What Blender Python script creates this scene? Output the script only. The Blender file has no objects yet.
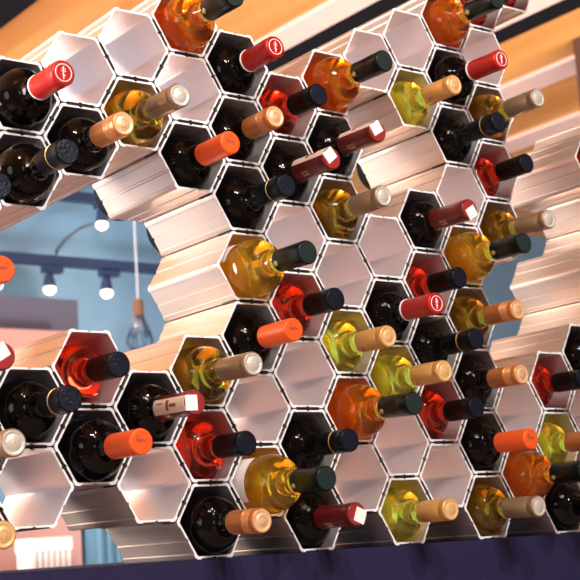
import bpy, math, random
from mathutils import Matrix, Vector
random.seed(7)
S = 0.054                      # side of one hexagon of the honeycomb, metres
H = math.sqrt(3) / 2
Z0 = 1.658                     # height of the row-0 reference cell
DEPTH = 3.18 * S
C = bpy.context.scene.collection
sc = bpy.context.scene
PI = math.pi

# ------------------------------------------------------------------ materials
def mat(name, col, rough=0.5, metal=0.0, trans=0.0, ior=1.45, emit=None, coat=0.0, noise=None, bump=None, spec=None, aniso=0):
    m = bpy.data.materials.new(name); m.use_nodes = True
    nt = m.node_tree; b = nt.nodes['Principled BSDF']
    b.inputs['Base Color'].default_value = (*col, 1)
    b.inputs['Roughness'].default_value = rough
    b.inputs['Metallic'].default_value = metal
    b.inputs['Transmission Weight'].default_value = trans
    b.inputs['IOR'].default_value = ior
    b.inputs['Coat Weight'].default_value = coat
    if spec is not None: b.inputs['Specular IOR Level'].default_value = spec
    if emit:
        b.inputs['Emission Color'].default_value = (*emit[0], 1)
        b.inputs['Emission Strength'].default_value = emit[1]
    if noise:                                      # (scale xyz, second colour)
        tc = nt.nodes.new('ShaderNodeTexCoord'); mp = nt.nodes.new('ShaderNodeMapping')
        mp.inputs['Scale'].default_value = noise[0]
        nz = nt.nodes.new('ShaderNodeTexNoise'); nz.inputs['Scale'].default_value = 1; nz.inputs['Detail'].default_value = 4
        rp = nt.nodes.new('ShaderNodeValToRGB')
        rp.color_ramp.elements[0].position = .35; rp.color_ramp.elements[1].position = .65
        rp.color_ramp.elements[0].color = (*col, 1); rp.color_ramp.elements[1].color = (*noise[1], 1)
        nt.links.new(tc.outputs['Object'], mp.inputs['Vector']); nt.links.new(mp.outputs[0], nz.inputs['Vector'])
        nt.links.new(nz.outputs['Fac'], rp.inputs[0]); nt.links.new(rp.outputs[0], b.inputs['Base Color'])
    if bump:                                       # (scale, strength, distance)
        tc = nt.nodes.new('ShaderNodeTexCoord'); nz = nt.nodes.new('ShaderNodeTexNoise')
        nz.inputs['Scale'].default_value = bump[0]; nz.inputs['Detail'].default_value = 3
        bp = nt.nodes.new('ShaderNodeBump'); bp.inputs['Strength'].default_value = bump[1]; bp.inputs['Distance'].default_value = bump[2]
        nt.links.new(tc.outputs['Object'], nz.inputs['Vector']); nt.links.new(nz.outputs['Fac'], bp.inputs['Height'])
        nt.links.new(bp.outputs[0], b.inputs['Normal'])
    return m

M = {}
M['alu'] = mat('satin_white_metal', (0.74, 0.61, 0.53), 0.36, 0.7, noise=((60, 3, 60), (0.78, 0.65, 0.57)))
M['inner'] = mat('polished_metal_inside', (0.90, 0.82, 0.81), 0.4, .75)
M['rim'] = mat('white_rim', (0.86, 0.87, 0.92), 0.4, 0.0)
M['seam'] = mat('gap_shade_black', (0.01, 0.01, 0.012), 0.5)  # black of the strips that stand in for shade between cells
M['dark'] = mat('dark_red_wine_glass', (0.003, 0.002, 0.002), 0.03, 0, 0, 1.4, spec=.2)
M['rose'] = mat('red_rose_wine_glass', (0.60, 0.028, 0.009), 0.02, 0, 0.93, 1.36)
M['orange'] = mat('orange_wine_glass', (0.99, 0.30, 0.015), 0.02, 0, 0.92, 1.36)
M['amber'] = mat('amber_wine_glass', (1.0, 0.62, 0.04), 0.02, 0, 0.94, 1.36)
M['yellow'] = mat('yellow_wine_glass', (0.92, 0.84, 0.08), 0.02, 0, 0.93, 1.36)
M['gold'] = mat('olive_gold_wine_glass', (0.50, 0.29, 0.02), 0.02, 0, 0.96, 1.36)
M['c_red'] = mat('red_foil', (0.42, 0.010, 0.007), 0.3, 0.2, bump=(160, .35, .001))
M['c_orange'] = mat('orange_foil', (0.80, 0.10, 0.012), 0.4, 0.1)
M['c_copper'] = mat('copper_foil', (0.52, 0.18, 0.05), 0.34, 0.45)
M['c_coppertop'] = mat('pale_copper_top', (0.80, 0.50, 0.27), 0.4, 0.3)
M['c_tan'] = mat('tan_foil', (0.26, 0.17, 0.10), 0.38, 0.45)
M['c_tantop'] = mat('silver_top', (0.60, 0.55, 0.49), 0.42, 0.3, bump=(300, .8, .001))
M['c_gold'] = mat('gold_foil', (0.62, 0.33, 0.10), 0.34, 0.4)
M['c_goldtop'] = mat('pale_gold_top', (0.75, 0.46, 0.20), 0.42, 0.2)
M['c_black'] = mat('black_foil', (0.004, 0.004, 0.005), 0.35, 0.0, spec=.15)
M['c_blacktop'] = mat('embossed_blue_black_top', (0.006, 0.008, 0.018), 0.35, 0.1, spec=.25, bump=(330, 1, .0015))
M['c_green'] = mat('glossy_black_green_foil', (0.004, 0.006, 0.005), 0.3, 0.0, spec=.2)
M['c_greentop'] = mat('green_black_top', (0.012, 0.024, 0.024), 0.35, 0.1)
M['c_maroon'] = mat('maroon_foil', (0.13, 0.008, 0.008), 0.28, 0.15)
M['c_maroontop'] = mat('maroon_top', (0.30, 0.025, 0.025), 0.35, 0.1)
M['paper'] = mat('stamp_paper', (0.66, 0.50, 0.40), 0.7)
M['paperwhite'] = mat('white_paper', (0.9, 0.86, 0.83), 0.7)
M['ink'] = mat('brown_ink', (0.22, 0.06, 0.04), 0.7)
M['white_ink'] = mat('white_ink', (0.9, 0.82, 0.8), 0.6)
M['gold_ink'] = mat('gold_print', (0.75, 0.5, 0.16), 0.35, 0.6)
M['cork'] = mat('cork', (0.22, 0.11, 0.055), 0.8)

# ------------------------------------------------------------------ mesh helpers
def mesh(name, V, F, mats, fm=None, sharp=40):
    me = bpy.data.meshes.new(name); me.from_pydata([tuple(v) for v in V], [], F)
    for m in mats: me.materials.append(M[m] if isinstance(m, str) else m)
    if fm: me.polygons.foreach_set('material_index', fm)
    me.polygons.foreach_set('use_smooth', [True] * len(F))
    me.update(); me.set_sharp_from_angle(angle=math.radians(sharp))
    return me
def link(name, me, parent=None, loc=None, rot=None):
    o = bpy.data.objects.new(name, me); C.objects.link(o)
    if parent: o.parent = parent
    if loc: o.location = loc
    if rot: o.rotation_euler = rot
    return o
def tag(o, label=None, cat=None, group=None, kind=None):
    for k, v in (('label', label), ('category', cat), ('group', group), ('kind', kind)):
        if v: o[k] = v
    return o
class MB:
    def __init__(s): s.V = []; s.F = []; s.m = []
    def box(s, a, b, m=0):
        n = len(s.V)
        for x in (a[0], b[0]):
            for y in (a[1], b[1]):
                for z in (a[2], b[2]): s.V.append((x, y, z))
        for f in ((0,1,3,2),(4,6,7,5),(0,4,5,1),(2,3,7,6),(0,2,6,4),(1,5,7,3)):
            s.F.append(tuple(n+i for i in f)); s.m.append(m)
        return s
    def lathe(s, prof, n=40, m=0, mats=None, axis='z', org=(0,0,0)):
        k = len(s.V)
        for (r, z) in prof:
            for i in range(n):
                a = 2*PI*i/n; s.V.append((org[0]+r*math.cos(a), org[1]+r*math.sin(a), org[2]+z))
        for j in range(len(prof)-1):
            for i in range(n):
                i2 = (i+1) % n
                s.F.append((k+j*n+i, k+j*n+i2, k+(j+1)*n+i2, k+(j+1)*n+i)); s.m.append(mats[j] if mats else m)
        s.F.append(tuple(k+i for i in reversed(range(n)))); s.m.append(mats[0] if mats else m)
        s.F.append(tuple(k+(len(prof)-1)*n+i for i in range(n))); s.m.append(mats[-1] if mats else m)
        return s
    def tube(s, pts, r, n=8, m=0):
        pts = [Vector(p) for p in pts]; k = len(s.V)
        for j, p in enumerate(pts):
            t = (pts[min(j+1, len(pts)-1)] - pts[max(j-1, 0)]).normalized()
            u = t.cross(Vector((0, 0, 1)) if abs(t.z) < .9 else Vector((1, 0, 0))).normalized(); w = t.cross(u)
            for i in range(n):
                a = 2*PI*i/n; q = p + r*(math.cos(a)*u + math.sin(a)*w); s.V.append(tuple(q))
        for j in range(len(pts)-1):
            for i in range(n):
                i2 = (i+1) % n; s.F.append((k+j*n+i, k+j*n+i2, k+(j+1)*n+i2, k+(j+1)*n+i)); s.m.append(m)
        s.F.append(tuple(k+i for i in range(n))); s.m.append(m)
        s.F.append(tuple(k+(len(pts)-1)*n+i for i in reversed(range(n)))); s.m.append(m)
        return s
    def done(s, name, mats, sharp=40): return mesh(name, s.V, s.F, mats, s.m, sharp)

# ------------------------------------------------------------------ the honeycomb rack
RO, RI = 0.984, 0.905
def cell_mesh():
    ts = [(0, .014), (.05, 0), (.13, 0), (.145, .024), (.455, .024), (.475, .052), (.525, .052), (.545, .024), (.855, .024), (.87, 0), (.95, 0)]
    out, inn = [], []
    for k in range(6):
        a0, a1 = PI/3*k, PI/3*(k+1); am = (a0+a1)/2; nx, nz = math.cos(am), math.sin(am)
        for t, d in ts:
            def P(R, dd):
                x = R*((1-t)*math.cos(a0)+t*math.cos(a1)); z = R*((1-t)*math.sin(a0)+t*math.sin(a1))
                if t == 0: f = 1 - dd/R; return (x*f*S, z*f*S)
                return ((x-nx*dd)*S, (z-nz*dd)*S)
            out.append(P(RO, d)); inn.append(P(RI, .012 if t == 0 else 0))
    n = len(out); V = []
    rings = [(out, 0), (inn, 0), (inn, DEPTH), (out, DEPTH)]
    for pts, y in rings: V += [(x, y, z) for x, z in pts]
    F = []; fm = []
    for r in range(4):
        r2 = (r+1) % 4
        for i in range(n):
            j = (i+1) % n
            F.append((r*n+i, r*n+j, r2*n+j, r2*n+i)); fm.append((1, 2, 1, 0)[r])
    return mesh('cell', V, F, ['alu', 'rim', 'inner'], fm, 25)

def pos(c, r): return (1.5*c*S, 0.0, Z0 - 2*H*(r - (c % 2)*.5)*S)
EMPTY = [(0,0),(1,0),(2,0),(-1,6),(1,6),(3,5),(5,3),(4,2),(4,4),(5,6),(6,-1),(6,2),(6,5),(7,-1),(7,6),(8,1),(9,-1),(9,5),(11,5),
         (12,2),(12,3),(12,4),(12,5),(12,6),(13,0),(13,1),(13,2)]
# cell -> (wine, capsule kind, metres the capsule end stands out of the cell, drop of the end below the cell centre in cell sides)
B = {
(-1,1):('dark','red',.108,.21),(0,1):('dark','copper',.100,.22),(-1,2):('dark','black',.111,.19),(1,1):('gold','tan',.101,.15),
(-2,2):('dark','black',.104,.22),(2,-1):('orange','green',.114,.24),(3,0):('dark','red',.087,.09),(3,1):('dark','copper',.077,.04),
(4,0):('rose','black',.071,.17),(5,0):('orange','green',.118,.21),(2,1):('dark','orange',.087,.09),(3,2):('dark','black',.091,.13),
(4,1):('dark','maroon',.088,.15),(5,1):('dark','maroon',.093,.19),(5,2):('gold','tan',.094,.07),(8,-2):('orange','green',.111,.15),
(7,0):('yellow','gold',.087,.11),(8,-1):('dark','red',.108,.15),(9,0):('gold','tan',.100,.09),(8,0):('dark','black',.091,.08),
(9,1):('rose','black',.065,.08),(9,2):('gold','tan',.097,.12),(7,2):('dark','maroon',.094,.14),(8,2):('amber','green',.117,.19),
(7,3):('rose','black',.062,.11),(6,3):('dark','red',.094,.21),(8,3):('gold','copper',.092,.13),(7,4):('dark','black',.083,.05),
(5,4):('yellow','gold',.081,.16),(6,4):('yellow','gold',.098,.14),(8,4):('dark','copper',.087,.11),(10,4):('rose','black',.062,.16),
(3,3):('amber','green',.124,.18),(4,3):('rose','black',.075,.19),(3,4):('dark','orange',.086,.09),(2,4):('gold','tan',.106,.15),
(0,4):('rose','black',.065,.14),(-2,3):('dark','orange',.106,.20),(-2,4):('dark','maroon',.100,.18),(-1,5):('dark','black',.096,.07),
(1,5):('dark','maroon',.097,.15),(-2,5):('dark','tan',.120,.16),(0,5):('dark','orange',.108,.11),(-2,6):('dark','gold',.091,.21),
(2,5):('rose','black',.082,.14),(4,5):('dark','black',.082,.05),(5,5):('orange','green',.120,.19),(3,6):('amber','green',.130,.15),
(2,6):('dark','copper',.104,.12),(4,6):('dark','maroon',.085,.07),(7,5):('rose','black',.072,.10),(8,5):('dark','orange',.093,.09),
(6,6):('yellow','gold',.087,.07),(8,6):('gold','tan',.095,.12),(9,6):('orange','green',.116,.15),(10,5):('yellow','copper',.080,.08),
(10,6):('dark','black',.100,.12),(11,4):('dark','black',.095,.12),(12,0):('rose','black',.07,.12),(10,-3):('rose','black',.07,.12),
(9,-2):('rose','black',.075,.12),
}
SHELF = Z0 - (6*2*H + RO*H)*S
rack = bpy.data.objects.new('wine_rack', None); C.objects.link(rack)
rack.location = (pos(5, 0)[0], 0, SHELF)
tag(rack, 'white metal honeycomb wine rack of clipped hexagonal tubes standing on navy counter', 'wine rack')
cm = cell_mesh()
cells = {}; allc = set(EMPTY) | set(B)
for (c, r) in sorted(set(EMPTY) | set(B)):
    p = pos(c, r); cells[(c, r)] = link('cell', cm, rack, (p[0]-rack.location.x, 0, p[2]-SHELF))

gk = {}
for k in allc:                                      # thin black strips added as shade in the gaps between neighbouring cells
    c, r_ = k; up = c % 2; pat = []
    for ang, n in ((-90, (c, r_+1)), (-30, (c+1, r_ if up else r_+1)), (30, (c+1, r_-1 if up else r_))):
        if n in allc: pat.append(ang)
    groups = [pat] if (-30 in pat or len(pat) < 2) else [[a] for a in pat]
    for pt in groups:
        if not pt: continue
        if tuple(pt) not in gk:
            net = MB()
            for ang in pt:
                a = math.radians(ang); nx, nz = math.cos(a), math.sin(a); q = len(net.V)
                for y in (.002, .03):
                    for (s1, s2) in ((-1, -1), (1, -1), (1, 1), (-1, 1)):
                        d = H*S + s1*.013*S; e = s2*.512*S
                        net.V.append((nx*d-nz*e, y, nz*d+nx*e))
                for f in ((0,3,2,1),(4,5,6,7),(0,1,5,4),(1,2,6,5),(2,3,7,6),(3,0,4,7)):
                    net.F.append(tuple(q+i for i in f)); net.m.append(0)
            gk[tuple(pt)] = net.done('gap_shade_strip', ['seam'])
        link('gap_shade_strip', gk[tuple(pt)], cells[k])['label'] = 'thin black strip shading the gap between cells'

# ------------------------------------------------------------------ bottles
NR = .0138
def body_prof(R=.0378):
    pr = [(R-.008, .004), (R-.003, 0), (R-.0008, .002), (R, .006), (R, .172)]
    for i in range(1, 13):                          # round shoulder
        a = PI/2*i/13; pr.append((NR+.0035 + (R-NR-.0035)*math.cos(a), .172 + .034*math.sin(a)))
    pr += [(NR+.0022, .2085), (NR+.0008, .214), (NR, .221), (NR, .258), (NR-.001, .261)]
    return pr
bodies = {}
for w in ('dark', 'rose', 'orange', 'amber', 'yellow', 'gold'):
    bodies[w] = MB().lathe(body_prof(), 56).done('bottle_body', [w])
L = .286
def cap_meshes(kind):
    """capsule profile, list of (part name, mesh) standing on it"""
    r = .0148; ln = {'red': .059, 'orange': .060, 'maroon': .070, 'tan': .058, 'green': .056, 'copper': .056}.get(kind, .053)
    z = L - ln; extra = []
    top = {'copper': 'c_coppertop', 'tan': 'c_tantop', 'gold': 'c_goldtop', 'black': 'c_blacktop', 'green': 'c_greentop', 'maroon': 'c_maroontop'}.get(kind, 'c_'+kind)
    pr = [(NR-.0004, z+.0003), (r-.0001, z), (r, z+.001)]; ms = [0, 0]
    if kind in ('copper',):                        # ribbed screw band
        for k in range(4):
            q = L-.024 + k*.004
            pr += [(r, q), (r-.0009, q+.0006), (r-.0009, q+.0014), (r+.0003, q+.002), (r+.0003, q+.003)]; ms += [0, 0, 0, 0, 1]
    if kind in ('black', 'green'):
        pr += [(r, L-.024), (r+.0005, L-.0235), (r+.0005, L-.001)]; ms += [0]*3
    if kind in ('gold', 'tan'):
        pr += [(r, L-.012), (r-.0005, L-.0115), (r+.0002, L-.0105), (r+.0002, L-.003)]; ms += [0]*4
    if kind in ('orange',):
        pr += [(r+.0002, L-.004)]; ms += [0]
    if kind in ('red', 'maroon'):
        pr += [(r, L-.018), (r+.0004, L-.017), (r+.0004, L-.003)]; ms += [0]*3
    last = pr[-1][0]
    pr += [(last, L-.0022), (last-.0006, L-.0008), (last-.0018, L), (last-.0022, L)]; ms += [0, 0, 0, 1]
    if kind in ('copper', 'gold', 'tan'):
        pr += [(r*.72, L), (r*.68, L-.0006), (r*.60, L-.0006), (r*.56, L)]; ms += [1]*4
    pr += [(.0005, L)]; ms += [1]
    cap = MB().lathe(pr, 40, mats=ms).done('capsule', ['c_'+kind, top], 50)
    def ring(R, w, z, n=32, m='white_ink', name='emblem'):
        return MB().tube([(R*math.cos(2*PI*i/n), R*math.sin(2*PI*i/n), z) for i in range(n+1)], w, 6).done(name, [m])
    zt = L + .0001
    if kind == 'red':
        mb = MB(); n = 32
        mb.tube([(.0102*math.cos(2*PI*i/n), .0102*math.sin(2*PI*i/n), zt) for i in range(n+1)], .0006, 6)
        mb.tube([(0, -.0075, zt), (0, .0075, zt)], .0007, 6)
        mb.tube([(-.003, .002, zt), (.003, .002, zt)], .0006, 6); mb.tube([(-.002, -.002, zt), (.0025, -.0035, zt)], .0005, 6)
        mb.tube([(-.0025, .005, zt), (.0025, .0045, zt)], .0005, 6)
        extra.append(('emblem', mb.done('emblem', ['white_ink'])))
        extra.append(('collar', MB().lathe([(NR, z-.001), (r+.0006, z-.001), (r+.0007, z+.0012), (r, z+.0016)], 40).done('collar', ['white_ink'])))
    if kind == 'orange':
        mb = MB(); pts = []
        for i in range(29):
            t = i/28; pts.append((-.006+.012*t, .0025*math.sin(t*22)*(1-.5*t) + .001, zt))
        mb.tube(pts, .00045, 6); mb.tube([(-.006, -.0005, zt), (-.0055, .006, zt), (-.003, .0055, zt)], .00045, 6)
        extra.append(('emblem', mb.done('emblem', ['ink'])))
    if kind in ('copper', 'gold'):
        mb = MB(); n = 20
        mb.tube([(.0035*math.cos(1.2*PI*i/n), .002+.0028*math.sin(1.2*PI*i/n), zt-.0002) for i in range(n)], .00045, 6)
        mb.tube([(-.003*math.cos(1.3*PI*i/n), -.0025-.0025*math.sin(1.3*PI*i/n), zt-.0002) for i in range(n)], .00045, 6)
        extra.append(('emblem', mb.done('emblem', ['c_'+kind])))
    if kind in ('black',):
        extra.append(('band', MB().lathe([(r, L-.0262), (r+.0006, L-.026), (r+.0006, L-.0252), (r, L-.025)], 40).done('band', ['gold_ink'])))
    if kind == 'green':                            # small printed disc on the side facing the room
        mb = MB(); n = 16; a0 = math.radians(205)
        for R, w in ((.0032, .0004), (.0012, .0007)):
            pts = []
            for i in range(n+1):
                u = R*math.cos(2*PI*i/n)/r; v = R*math.sin(2*PI*i/n)
                pts.append(((r+.0001)*math.cos(a0+u), (r+.0001)*math.sin(a0+u), L-.050+v))
            mb.tube(pts, w, 5)
        extra.append(('emblem', mb.done('emblem', ['gold_ink'])))
    if kind == 'maroon':                           # paper seal along the side and folded over the end
        mb = MB(); a0 = math.radians(122); hw = .62; rr = r+.0009
        def patch(z0, z1, b0, b1, rad, m, n=8):
            k = len(mb.V)
            for zz in (z0, z1):
                for q in (rad, rad-.0006):
                    for i in range(n+1):
                        a = a0 + b0 + (b1-b0)*i/n; mb.V.append((q*math.cos(a), q*math.sin(a), zz))
            W = n+1
            for i in range(n):
                mb.F += [(k+i, k+i+1, k+2*W+i+1, k+2*W+i), (k+W+i, k+3*W+i, k+3*W+i+1, k+W+i+1), (k+i, k+W+i, k+W+i+1, k+i+1), (k+2*W+i, k+2*W+i+1, k+3*W+i+1, k+3*W+i)]
                mb.m += [m]*4
            mb.F += [(k, k+2*W, k+3*W, k+W), (k+n, k+W+n, k+3*W+n, k+2*W+n)]; mb.m += [m]*2
        patch(L-.068, L-.0005, -hw, hw, rr, 0)
        patch(L-.040, L-.034, -.45, .35, rr+.0002, 1); patch(L-.032, L-.018, -.12, .12, rr+.0002, 1); patch(L-.060, L-.047, -.3, -.2, rr+.0002, 1)
        # folded flap on the end
        ca, sa = math.cos(a0), math.sin(a0); k = len(mb.V); w = rr*math.sin(hw)
        for zz in (L-.0004, L+.0007):
            for (d, e) in ((rr*.86, -w), (rr*.86, w), (-.003, w), (-.003, -w)):
                mb.V.append((d*ca-e*sa, d*sa+e*ca, zz))
        for f in ((0,3,2,1),(4,5,6,7),(0,1,5,4),(1,2,6,5),(2,3,7,6),(3,0,4,7)):
            mb.F.append(tuple(k+i for i in f)); mb.m.append(2)
        extra.append(('paper_seal', mb.done('paper_seal', ['paper', 'ink', 'paperwhite'], 30)))
    return cap, extra
caps = {k: cap_meshes(k) for k in ('red', 'orange', 'copper', 'tan', 'gold', 'black', 'green', 'maroon')}
def label_mesh(z0, z1, a0, a1, R=.0381):
    mb = MB(); n = 20
    for zz in (z0, z1):
        for q in (R, R-.0004):
            for i in range(n+1):
                a = math.radians(a0 + (a1-a0)*i/n); mb.V.append((q*math.cos(a), q*math.sin(a), zz))
    W = n+1
    for i in range(n):
        mb.F += [(i, i+1, 2*W+i+1, 2*W+i), (W+i, 3*W+i, 3*W+i+1, W+i+1), (i, W+i, W+i+1, i+1), (2*W+i, 2*W+i+1, 3*W+i+1, 3*W+i)]
        mb.m += [0]*4
    return mb.done('label', ['paperwhite'])

LOOK = {'dark': 'dark bottle', 'rose': 'red bottle', 'orange': 'orange bottle', 'amber': 'amber bottle',
        'yellow': 'yellow bottle', 'gold': 'olive gold bottle'}
CAPN = {'red': 'red capsule', 'orange': 'orange capsule', 'copper': 'copper capsule', 'tan': 'tan capsule', 'gold': 'gold capsule',
        'black': 'black capsule', 'green': 'glossy black capsule', 'maroon': 'paper-sealed maroon capsule'}
CAPS = {'red': 'red-capped', 'orange': 'orange-capped', 'copper': 'copper-capped', 'tan': 'tan-capped', 'gold': 'gold-capped', 'black': 'black-capped',
        'green': 'black-capped', 'maroon': 'maroon-capped'}
def look(k): return '%s with %s' % (LOOK[B[k][0]], CAPN[B[k][1]])
def near(k):
    if k in B: return 'the %s %s' % (CAPS[B[k][1]], LOOK[B[k][0]])
    if k in EMPTY: return 'an empty cell'
    return 'a gap in the rack'
def nb(k, d):
    c, r = k; up = c % 2                       # odd columns sit half a row higher
    return {'below': (c, r-1), 'above': (c, r+1), 'right of and below': (c-1, r-1 if up else r), 'right of and above': (c-1, r if up else r+1),
            'left of and below': (c+1, r-1 if up else r), 'left of and above': (c+1, r if up else r+1)}[d]
LABELS = {}
OVERRIDE = {}
def make_labels():
    DIRS = ['below', 'above', 'right of and below', 'right of and above', 'left of and below', 'left of and above']
    hidden = {(12,0), (10,-3), (9,-2), (10,6), (11,4), (-2,2), (-2,3), (-2,4), (-2,5), (-2,6)}
    short = {k: look(k) for k in B}
    for k in B:
        if k in OVERRIDE: LABELS[k] = OVERRIDE[k]; continue
        same = [q for q in B if look(q) == look(k) and q != k]
        if not same: LABELS[k] = look(k) + ' in the honeycomb rack'; continue
        done = False
        for d in DIRS:
            n = nb(k, d)
            if n not in B or n in hidden: continue
            if all(near(nb(q, d)) != near(n) for q in same):
                LABELS[k] = '%s %s %s' % (look(k), d, near(n)); done = True; break
        if done: continue
        for d in DIRS:
            n = nb(k, d)
            if n in B: continue
            if all(near(nb(q, d)) != near(n) for q in same):
                LABELS[k] = '%s %s %s' % (look(k), d, near(n)); done = True; break
        if not done: print('NOLABEL', k, look(k)); LABELS[k] = look(k)
OVERRIDE.update({
 (6,6): 'yellow bottle with gold capsule in the bottom row just above the navy counter',
 (12,0): 'red bottle mostly cut off at the right edge, beside the pale outer tubes',
 (10,-3): 'red wine bottle whose cell is cut by the top edge of the photo',
 (9,-2): 'red rosé bottle behind the glossy black capsule at the top right',
 (10,6): 'dark wine bottle in the bottom right corner, touching the navy counter edge',
 (11,4): 'dark wine bottle with small highlights, upper one cut by the right edge',
 (-2,2): 'black capsule bottle cut off at left edge, highest of those at that edge',
 (-2,3): 'orange capsule poking in at the left edge beside the blue opening',
 (-2,4): 'maroon capsule with white paper seal poking in at the left edge',
 (-2,5): 'bottle with silver-topped tan capsule at the left edge beside an empty cell',
 (-2,6): 'gold-topped capsule at the left edge in the bottom corner of the photo',
})
make_labels()
def side_mark(m):
    mb = MB(); a0 = math.radians(228); R = .0150
    for pts in ([(-.003, -.003), (-.003, .003), (.0, .0), (.003, .003), (.003, -.003)], [(-.004, -.005), (.004, -.005)], [(-.004, .005), (.004, .005)]):
        mb.tube([(R*math.cos(a0+u/R), R*math.sin(a0+u/R), L-.045+v) for u, v in pts], .0005, 5)
    return mb.done('emblem', [m])
marks = {'maroon': side_mark('gold_ink'), 'gold': side_mark('ink')}

made = {}
for key in sorted(B):
    w, cap, out, drop = B[key]
    p = pos(*key)
    rest = RI*H*S - .0378 - .0002                     # axis below the cell centre when lying on the floor of the cell
    tilt = max(-.004, min(.02, (drop*S - rest)/.16))
    yb = L - out
    t = bpy.data.objects.new('wine_bottle', None); C.objects.link(t)
    # pivot: front lip of the cell floor; base end lifts slightly when the neck sinks
    Rm = Matrix.Rotation(PI/2 + tilt, 4, 'X') @ Matrix.Rotation(0, 4, 'Z')
    zbase = p[2] - rest + max(0, math.sin(tilt))*(yb) + .0378*(1-math.cos(tilt))
    t.matrix_world = Matrix.Translation((p[0], yb, zbase)) @ Rm
    tag(t, LABELS[key], 'bottle', '%ss with %ss' % (LOOK[w].replace('bottle', 'bottle'), CAPN[cap]))
    link('bottle_body', bodies[w], t)
    cobj = link('capsule', caps[cap][0], t, rot=(0, 0, math.radians({(1,5): 60, (7,2): 180, (4,6): 215, (4,1): 8}.get(key, 0))))
    for n, me in ([] if (w, cap) == ('rose', 'black') else caps[cap][1]): link(n, me, cobj)
    if cap in marks: link('emblem', marks[cap], cobj, rot=(0, 0, -cobj.rotation_euler.z))
    made[key] = t
link('label', label_mesh(.05, .166, 120, 215), made[(3,6)])
link('label', label_mesh(.05, .158, 120, 165), made[(3,3)])

# ------------------------------------------------------------------ counter under the rack
M['navy'] = mat('navy_laminate', (0.018, 0.015, 0.055), 0.6, spec=.25)
M['navy_top'] = mat('pink_grey_stone', (0.30, 0.22, 0.22), 0.3)
ct = bpy.data.objects.new('counter', None); C.objects.link(ct); ct.location = (.3, .1, 0)
tag(ct, 'long navy counter carrying the honeycomb rack along the bottom of the picture', 'counter')
def part(name, mb, mats, parent, sharp=40):
    o = link(name, mb.done(name, mats, sharp), parent); 
    o.matrix_parent_inverse = Matrix.Translation(-Vector(parent.location)); return o
part('countertop', MB().box((-1.6, -.004, SHELF-.22), (1.9, .95, SHELF)), ['navy'], ct)
part('front_panel', MB().box((-1.58, .004, .08), (1.88, .93, SHELF-.22)), ['navy'], ct)
part('plinth', MB().box((-1.54, .04, 0), (1.84, .9, .08)), ['navy'], ct)

# ------------------------------------------------------------------ the room
CZ = 2.759; WY = 3.90
X0, X1, Y0 = -3.2, 8.0, -3.6
M['floor'] = mat('grey_floor', (0.62, 0.50, 0.46), 0.35, noise=((1.5, 1.5, 1.5), (.68, .56, .52)))
M['blue'] = mat('blue_wall_paint', (0.15, 0.31, 0.50), 0.7, noise=((1.2, 1.2, 1.2), (0.20, 0.36, 0.54)))
M['wood'] = mat('orange_ceiling_boards', (0.56, 0.22, 0.045), 0.5, noise=((7, .7, 4), (0.72, 0.35, 0.10)))
M['pinkbeam'] = mat('pale_pink_beam', (0.80, 0.56, 0.50), 0.6)
M['blackbeam'] = mat('black_beam', (0.006, 0.005, 0.007), 0.8, spec=.15)
M['darkwood'] = mat('dark_brown_wood', (0.07, 0.03, 0.02), 0.5, noise=((20, 20, 1.5), (0.10, 0.045, 0.03)))
def struct(name, mb, mats):
    o = link(name, mb.done(name, mats)); o['kind'] = 'structure'; return o
struct('floor', MB().box((X0, Y0, -.1), (X1, WY, 0)), ['floor'])
struct('wall_back', MB().box((X0, WY, 0), (X1, WY+.12, CZ+.1)), ['blue'])
struct('wall_right', MB().box((X1, Y0, 0), (X1+.12, WY+.12, CZ+.1)), ['blue'])
struct('ceiling', MB().box((X0, Y0, CZ), (X1, WY, CZ+.1)), ['wood'])
BZ = CZ - .015
def beam(name, x0, x1, m, label, cat='beam', h=.015):
    o = link(name, MB().box((x0, Y0, CZ-h), (x1, WY-.001, CZ)).done(name, [m])); tag(o, label, cat)
beam('ceiling_beam', .2, 1.05, 'blackbeam', 'broad black ceiling panel in the top left corner')
beam('ceiling_beam', 1.87, 1.99, 'pinkbeam', 'pale pink ceiling strip above the black one, left of the rack top')
beam('ceiling_beam', 1.99, 2.14, 'blackbeam', 'black ceiling strip running just behind the top edge of the rack')
beam('ceiling_beam', 2.26, 2.53, 'pinkbeam', 'pale pink ceiling strip at the top right beside the black rail')
beam('ceiling_beam', 2.53, 2.635, 'blackbeam', 'black ceiling rail crossing the wooden ceiling at the top right')
beam('ceiling_beam', 3.00, 3.14, 'pinkbeam', 'pale pink strip between two bands of orange boards at upper right')
beam('ceiling_beam', 3.55, 3.70, 'pinkbeam', 'lowest pale pink ceiling strip, just above the outer tubes at right')
tag(link('wooden_post', MB().box((2.875, 1.45, 0), (3.0, 1.57, CZ)).done('wooden_post', ['darkwood'])), 'dark brown wooden post at the top right edge of the photo', 'post')

# ------------------------------------------------------------------ lamps on tracks
M['track'] = mat('blue_black_track', (0.02, 0.045, 0.12), 0.5)
M['bulb'] = mat('lit_bulb', (1, .9, .75), 0.4, emit=((1.0, .80, .55), 3))
M['cable'] = mat('grey_cable', (0.05, 0.09, 0.14), 0.5)
M['cablewhite'] = mat('white_cord', (0.75, 0.78, 0.8), 0.5)
def track(x0, x1, y, z, label, drops=()):
    o = bpy.data.objects.new('light_track', None); C.objects.link(o); o.location = (x0, y, z)
    tag(o, label, 'light track')
    part('rail', MB().box((x0, y-.02, z-.022), (x1, y+.02, z+.022)), ['track'], o)
    for d in drops:
        part('suspension_rod', MB().tube([(d, y, z+.02), (d, y, CZ)], .006), ['track'], o)
TY = 3.70
track(.9, 3.4, TY, 2.325, 'long dark blue light track crossing the blue opening with two lit spotlights', (1.0, 3.35))
track(1.2, 3.2, TY, 2.62, 'upper dark light track behind the rack above the single lit spotlight', (1.4, 3.0))
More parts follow.
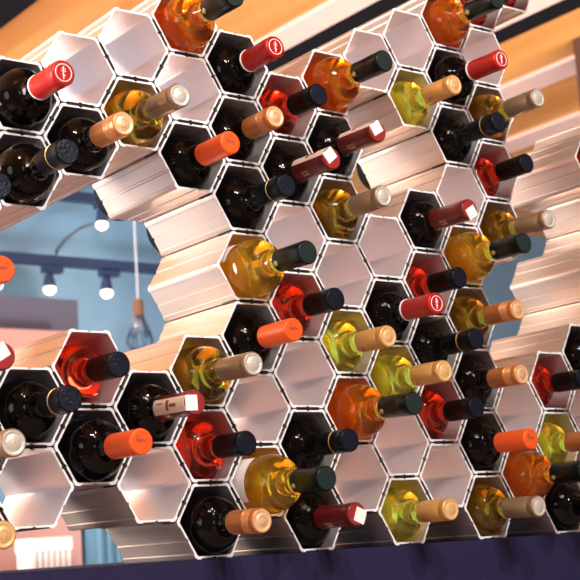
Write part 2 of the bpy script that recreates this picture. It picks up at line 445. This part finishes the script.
spots = [(1.894, 2.273, 'lit spotlight at left on the lower track in the blue opening'),
         (2.171, 2.275, 'lit spotlight at right on the lower track in the blue opening'),
         (2.161, 2.581, 'lit spotlight on the upper track, top of the blue opening')]
for (x, zt, lab) in spots:
    t = bpy.data.objects.new('track_spotlight', None); C.objects.link(t); t.location = (x, TY, zt+.03)
    tag(t, lab, 'spotlight', 'lit spotlights in the blue opening')
    part('adapter', MB().box((x-.03, TY-.02, zt+.0), (x+.06, TY+.02, zt+.033)), ['track'], t)
    part('lamp_housing', MB().lathe([(.018, -.062), (.026, -.06), (.026, -.045), (.018, -.01), (.012, 0)], 20, org=(x, TY, zt)), ['track'], t)
    part('bulb', MB().lathe([(.006, -.096), (.016, -.092), (.026, -.08), (.026, -.066), (.02, -.0615)], 20, org=(x, TY, zt)), ['bulb'], t)
    ld = bpy.data.lights.new('spot_glow', 'POINT'); ld.energy = 1.2; ld.color = (1, .85, .65); ld.shadow_soft_size = .03
    lo = bpy.data.objects.new('lamp_light', ld); C.objects.link(lo); lo.location = (x, TY-.02, zt-.16)
cab = MB().tube([(2.15, TY+.03, 2.52), (2.07, TY+.03, 2.49), (1.99, TY+.03, 2.43), (1.95, TY+.03, 2.38), (1.94, TY+.03, 2.33)], .008).done('hanging_cable', ['cable'])
tag(link('hanging_cable', cab), 'grey cable looping from the upper spotlight down to the lower track', 'cable')

# cage pendant
px, pz = 2.206, 2.135
pd = bpy.data.objects.new('pendant_lamp', None); C.objects.link(pd); pd.location = (px, 3.5, pz)
tag(pd, 'unlit wire cage pendant lamp hanging on a white cord in the blue opening', 'pendant lamp')
part('cord', MB().tube([(px, 3.5, pz), (px, 3.5, CZ)], .0035), ['cablewhite'], pd)
part('socket', MB().lathe([(.012, -.07), (.024, -.068), (.022, 0), (.008, .004)], 20, org=(px, 3.5, pz)), ['cork'], pd)
cg = MB()
for k in range(8):
    a = 2*PI*k/8
    cg.tube([(px+r*math.cos(a), 3.5+r*math.sin(a), pz-z) for r, z in ((.018, .065), (.024, .09), (.05, .15), (.058, .18), (.045, .205), (.018, .215))], .0035, 5)
for r, z in ((.05, .15), (.018, .215)):
    cg.tube([(px+r*math.cos(2*PI*i/20), 3.5+r*math.sin(2*PI*i/20), pz-z) for i in range(21)], .0035, 5)
part('cage', cg, ['track'], pd)
M['clear'] = mat('clear_bulb_glass', (.9, .95, 1), .05, trans=.9)
part('bulb', MB().lathe([(.012, -.07), (.02, -.09), (.03, -.12), (.03, -.135), (.02, -.155), (.006, -.16)], 20, org=(px, 3.5, pz)), ['clear'], pd)

# ------------------------------------------------------------------ furniture far behind, out of focus
M['lilac'] = mat('lilac_grey_shade', (0.13, 0.13, 0.20), 0.7)
M['pink'] = mat('pink_wall_panel', (0.60, 0.35, 0.32), 0.6)
M['white'] = mat('white_plastic', (0.9, 0.86, 0.85), 0.5)
M['bluebox'] = mat('blue_ribbed_plastic', (0.11, 0.28, 0.42), 0.5)
def boxes(name, bs, m, label, cat, sub=()):
    mb = MB()
    for a, b in bs: mb.box(a, b)
    return tag(link(name, mb.done(name, [m])), label, cat)
boxes('soffit_shade_box', [((.9, 3.6, 1.985), (1.97, 3.898, 2.14)), ], 'lilac', 'blurred lilac grey soffit shade behind the rack left of the spotlights', 'cabinet')  # box coloured as the grey shade of a soffit on the far wall
boxes('wall_shelf', [((.9, 3.5, 1.90), (1.86, 3.898, 1.985))], 'pink', 'blurred pink shelf under the lilac grey soffit shade behind the rack', 'shelf')
boxes('panel', [((.9, 3.80, 0), (2.055, 3.898, 1.26))], 'pink', 'blurred pink panel seen below the rack in the bottom left corner', 'panel')
boxes('side_table', [((1.3, 3.2, 1.00), (2.05, 3.70, 1.035)), ((1.32, 3.22, 0), (1.36, 3.26, 1.0)), ((1.99, 3.22, 0), (2.03, 3.26, 1.0)), ((1.32, 3.64, 0), (1.36, 3.68, 1.0)), ((1.99, 3.64, 0), (2.03, 3.68, 1.0))],
      'pink', 'pink side table under the white ribbed tray, far behind the rack', 'table')
bs = [((1.60, 3.35, 1.105), (1.77, 3.50, 1.155))] + [((1.603+.0245*i, 3.36, 1.035), (1.619+.0245*i, 3.49, 1.105)) for i in range(7)]
boxes('ribbed_tray', bs, 'white', 'blurred white tray with ribbed lower half in the bottom left corner', 'tray')
mb = MB(); mb.box((2.075, 3.72, 0), (2.60, 3.895, 1.30))
for i in range(12): mb.lathe([(.016, 0), (.016, 1.30)], 10, org=(2.10+.043*i, 3.72, 0))
tag(link('ribbed_cabinet', mb.done('ribbed_cabinet', ['bluebox'])), 'blurred blue ribbed cabinet seen below the rack next to the pink panel', 'cabinet')

# ------------------------------------------------------------------ camera
R = ((0.7951070296022885, 0.06651243022201898, -0.602810839404026),
     (0.05957622330807232, 0.98059422746872, 0.18677696504486552),
     (0.6035358192297887, -0.18442087105581428, 0.7757148040521352))
def w(v): return Vector((v[0], v[2], -v[1]))
cr, cu, cb = w(R[0]), -w(R[1]), -w(R[2])
cam = bpy.data.cameras.new('camera'); co = bpy.data.objects.new('camera', cam); C.objects.link(co)
loc = Vector((-14.788116592296047*S, -26.325163927966038*S, Z0 - 11.097533507955024*S))
m3 = Matrix((cr, cu, cb)).transposed()
co.matrix_world = Matrix.Translation(loc) @ m3.to_4x4()
cam.sensor_width = 36; cam.lens = 36*1364.986/580
cam.dof.use_dof = True; cam.dof.focus_distance = 1.72; cam.dof.aperture_fstop = 12
sc.camera = co

# ------------------------------------------------------------------ light
wd = bpy.data.worlds.new('world'); sc.world = wd; wd.use_nodes = True
wd.node_tree.nodes['Background'].inputs[0].default_value = (1.0, .90, .86, 1)
wd.node_tree.nodes['Background'].inputs[1].default_value = .2
def area(name, loc, target, size, energy, col=(1, 1, 1)):
    l = bpy.data.lights.new(name, 'AREA'); l.shape = 'DISK'; l.size = size; l.energy = energy; l.color = col
    o = bpy.data.objects.new(name, l); C.objects.link(o); o.location = loc
    o.rotation_euler = (Vector(target)-Vector(loc)).to_track_quat('-Z', 'Y').to_euler(); return o
area('left_front_fill', (-2.9, -.9, 1.6), (.3, .1, 1.4), 1.4, 26, (1, .90, .84))  # added fill from the left front for the capsules, no window there
area('ceiling_lamp', (-.5, -1.7, 2.7), (.3, 0, 1.3), .09, 22, (1, .95, .9))
area('ceiling_lamp', (.25, -1.9, 2.7), (.3, 0, 1.3), .09, 22, (1, .95, .9))
area('ceiling_lamp', (-.1, -2.3, 2.7), (.3, 0, 1.3), .09, 22, (1, .95, .9))
l = bpy.data.lights.new('back_left_fill', 'AREA'); l.shape = 'RECTANGLE'; l.size = 4.6; l.size_y = 1.5; l.energy = 640; l.color = (1, .91, .86)
o = bpy.data.objects.new('back_left_fill', l); C.objects.link(o); o.location = (-3.1, 2.2, 1.95)  # added bright band at back left, mirrored in tubes, not a window
o.rotation_euler = Vector((1, -.25, 0)).to_track_quat('-Z', 'Z').to_euler()
area('room_fill', (2.6, .9, .5), (2.6, 1.5, 2.7), .8, 55, (1, .9, .8))  # added fill brightening the ceiling boards from below
area('room_fill', (2.2, 1.6, .9), (2.2, 3.9, 1.8), .8, 10, (1, .97, .95))  # added fill brightening the blue back wall
sc.view_settings.view_transform = 'Standard'; sc.view_settings.look = 'None'
sc.view_settings.gamma = 1; sc.view_settings.exposure = 0.12
sc.view_settings.use_curve_mapping = False
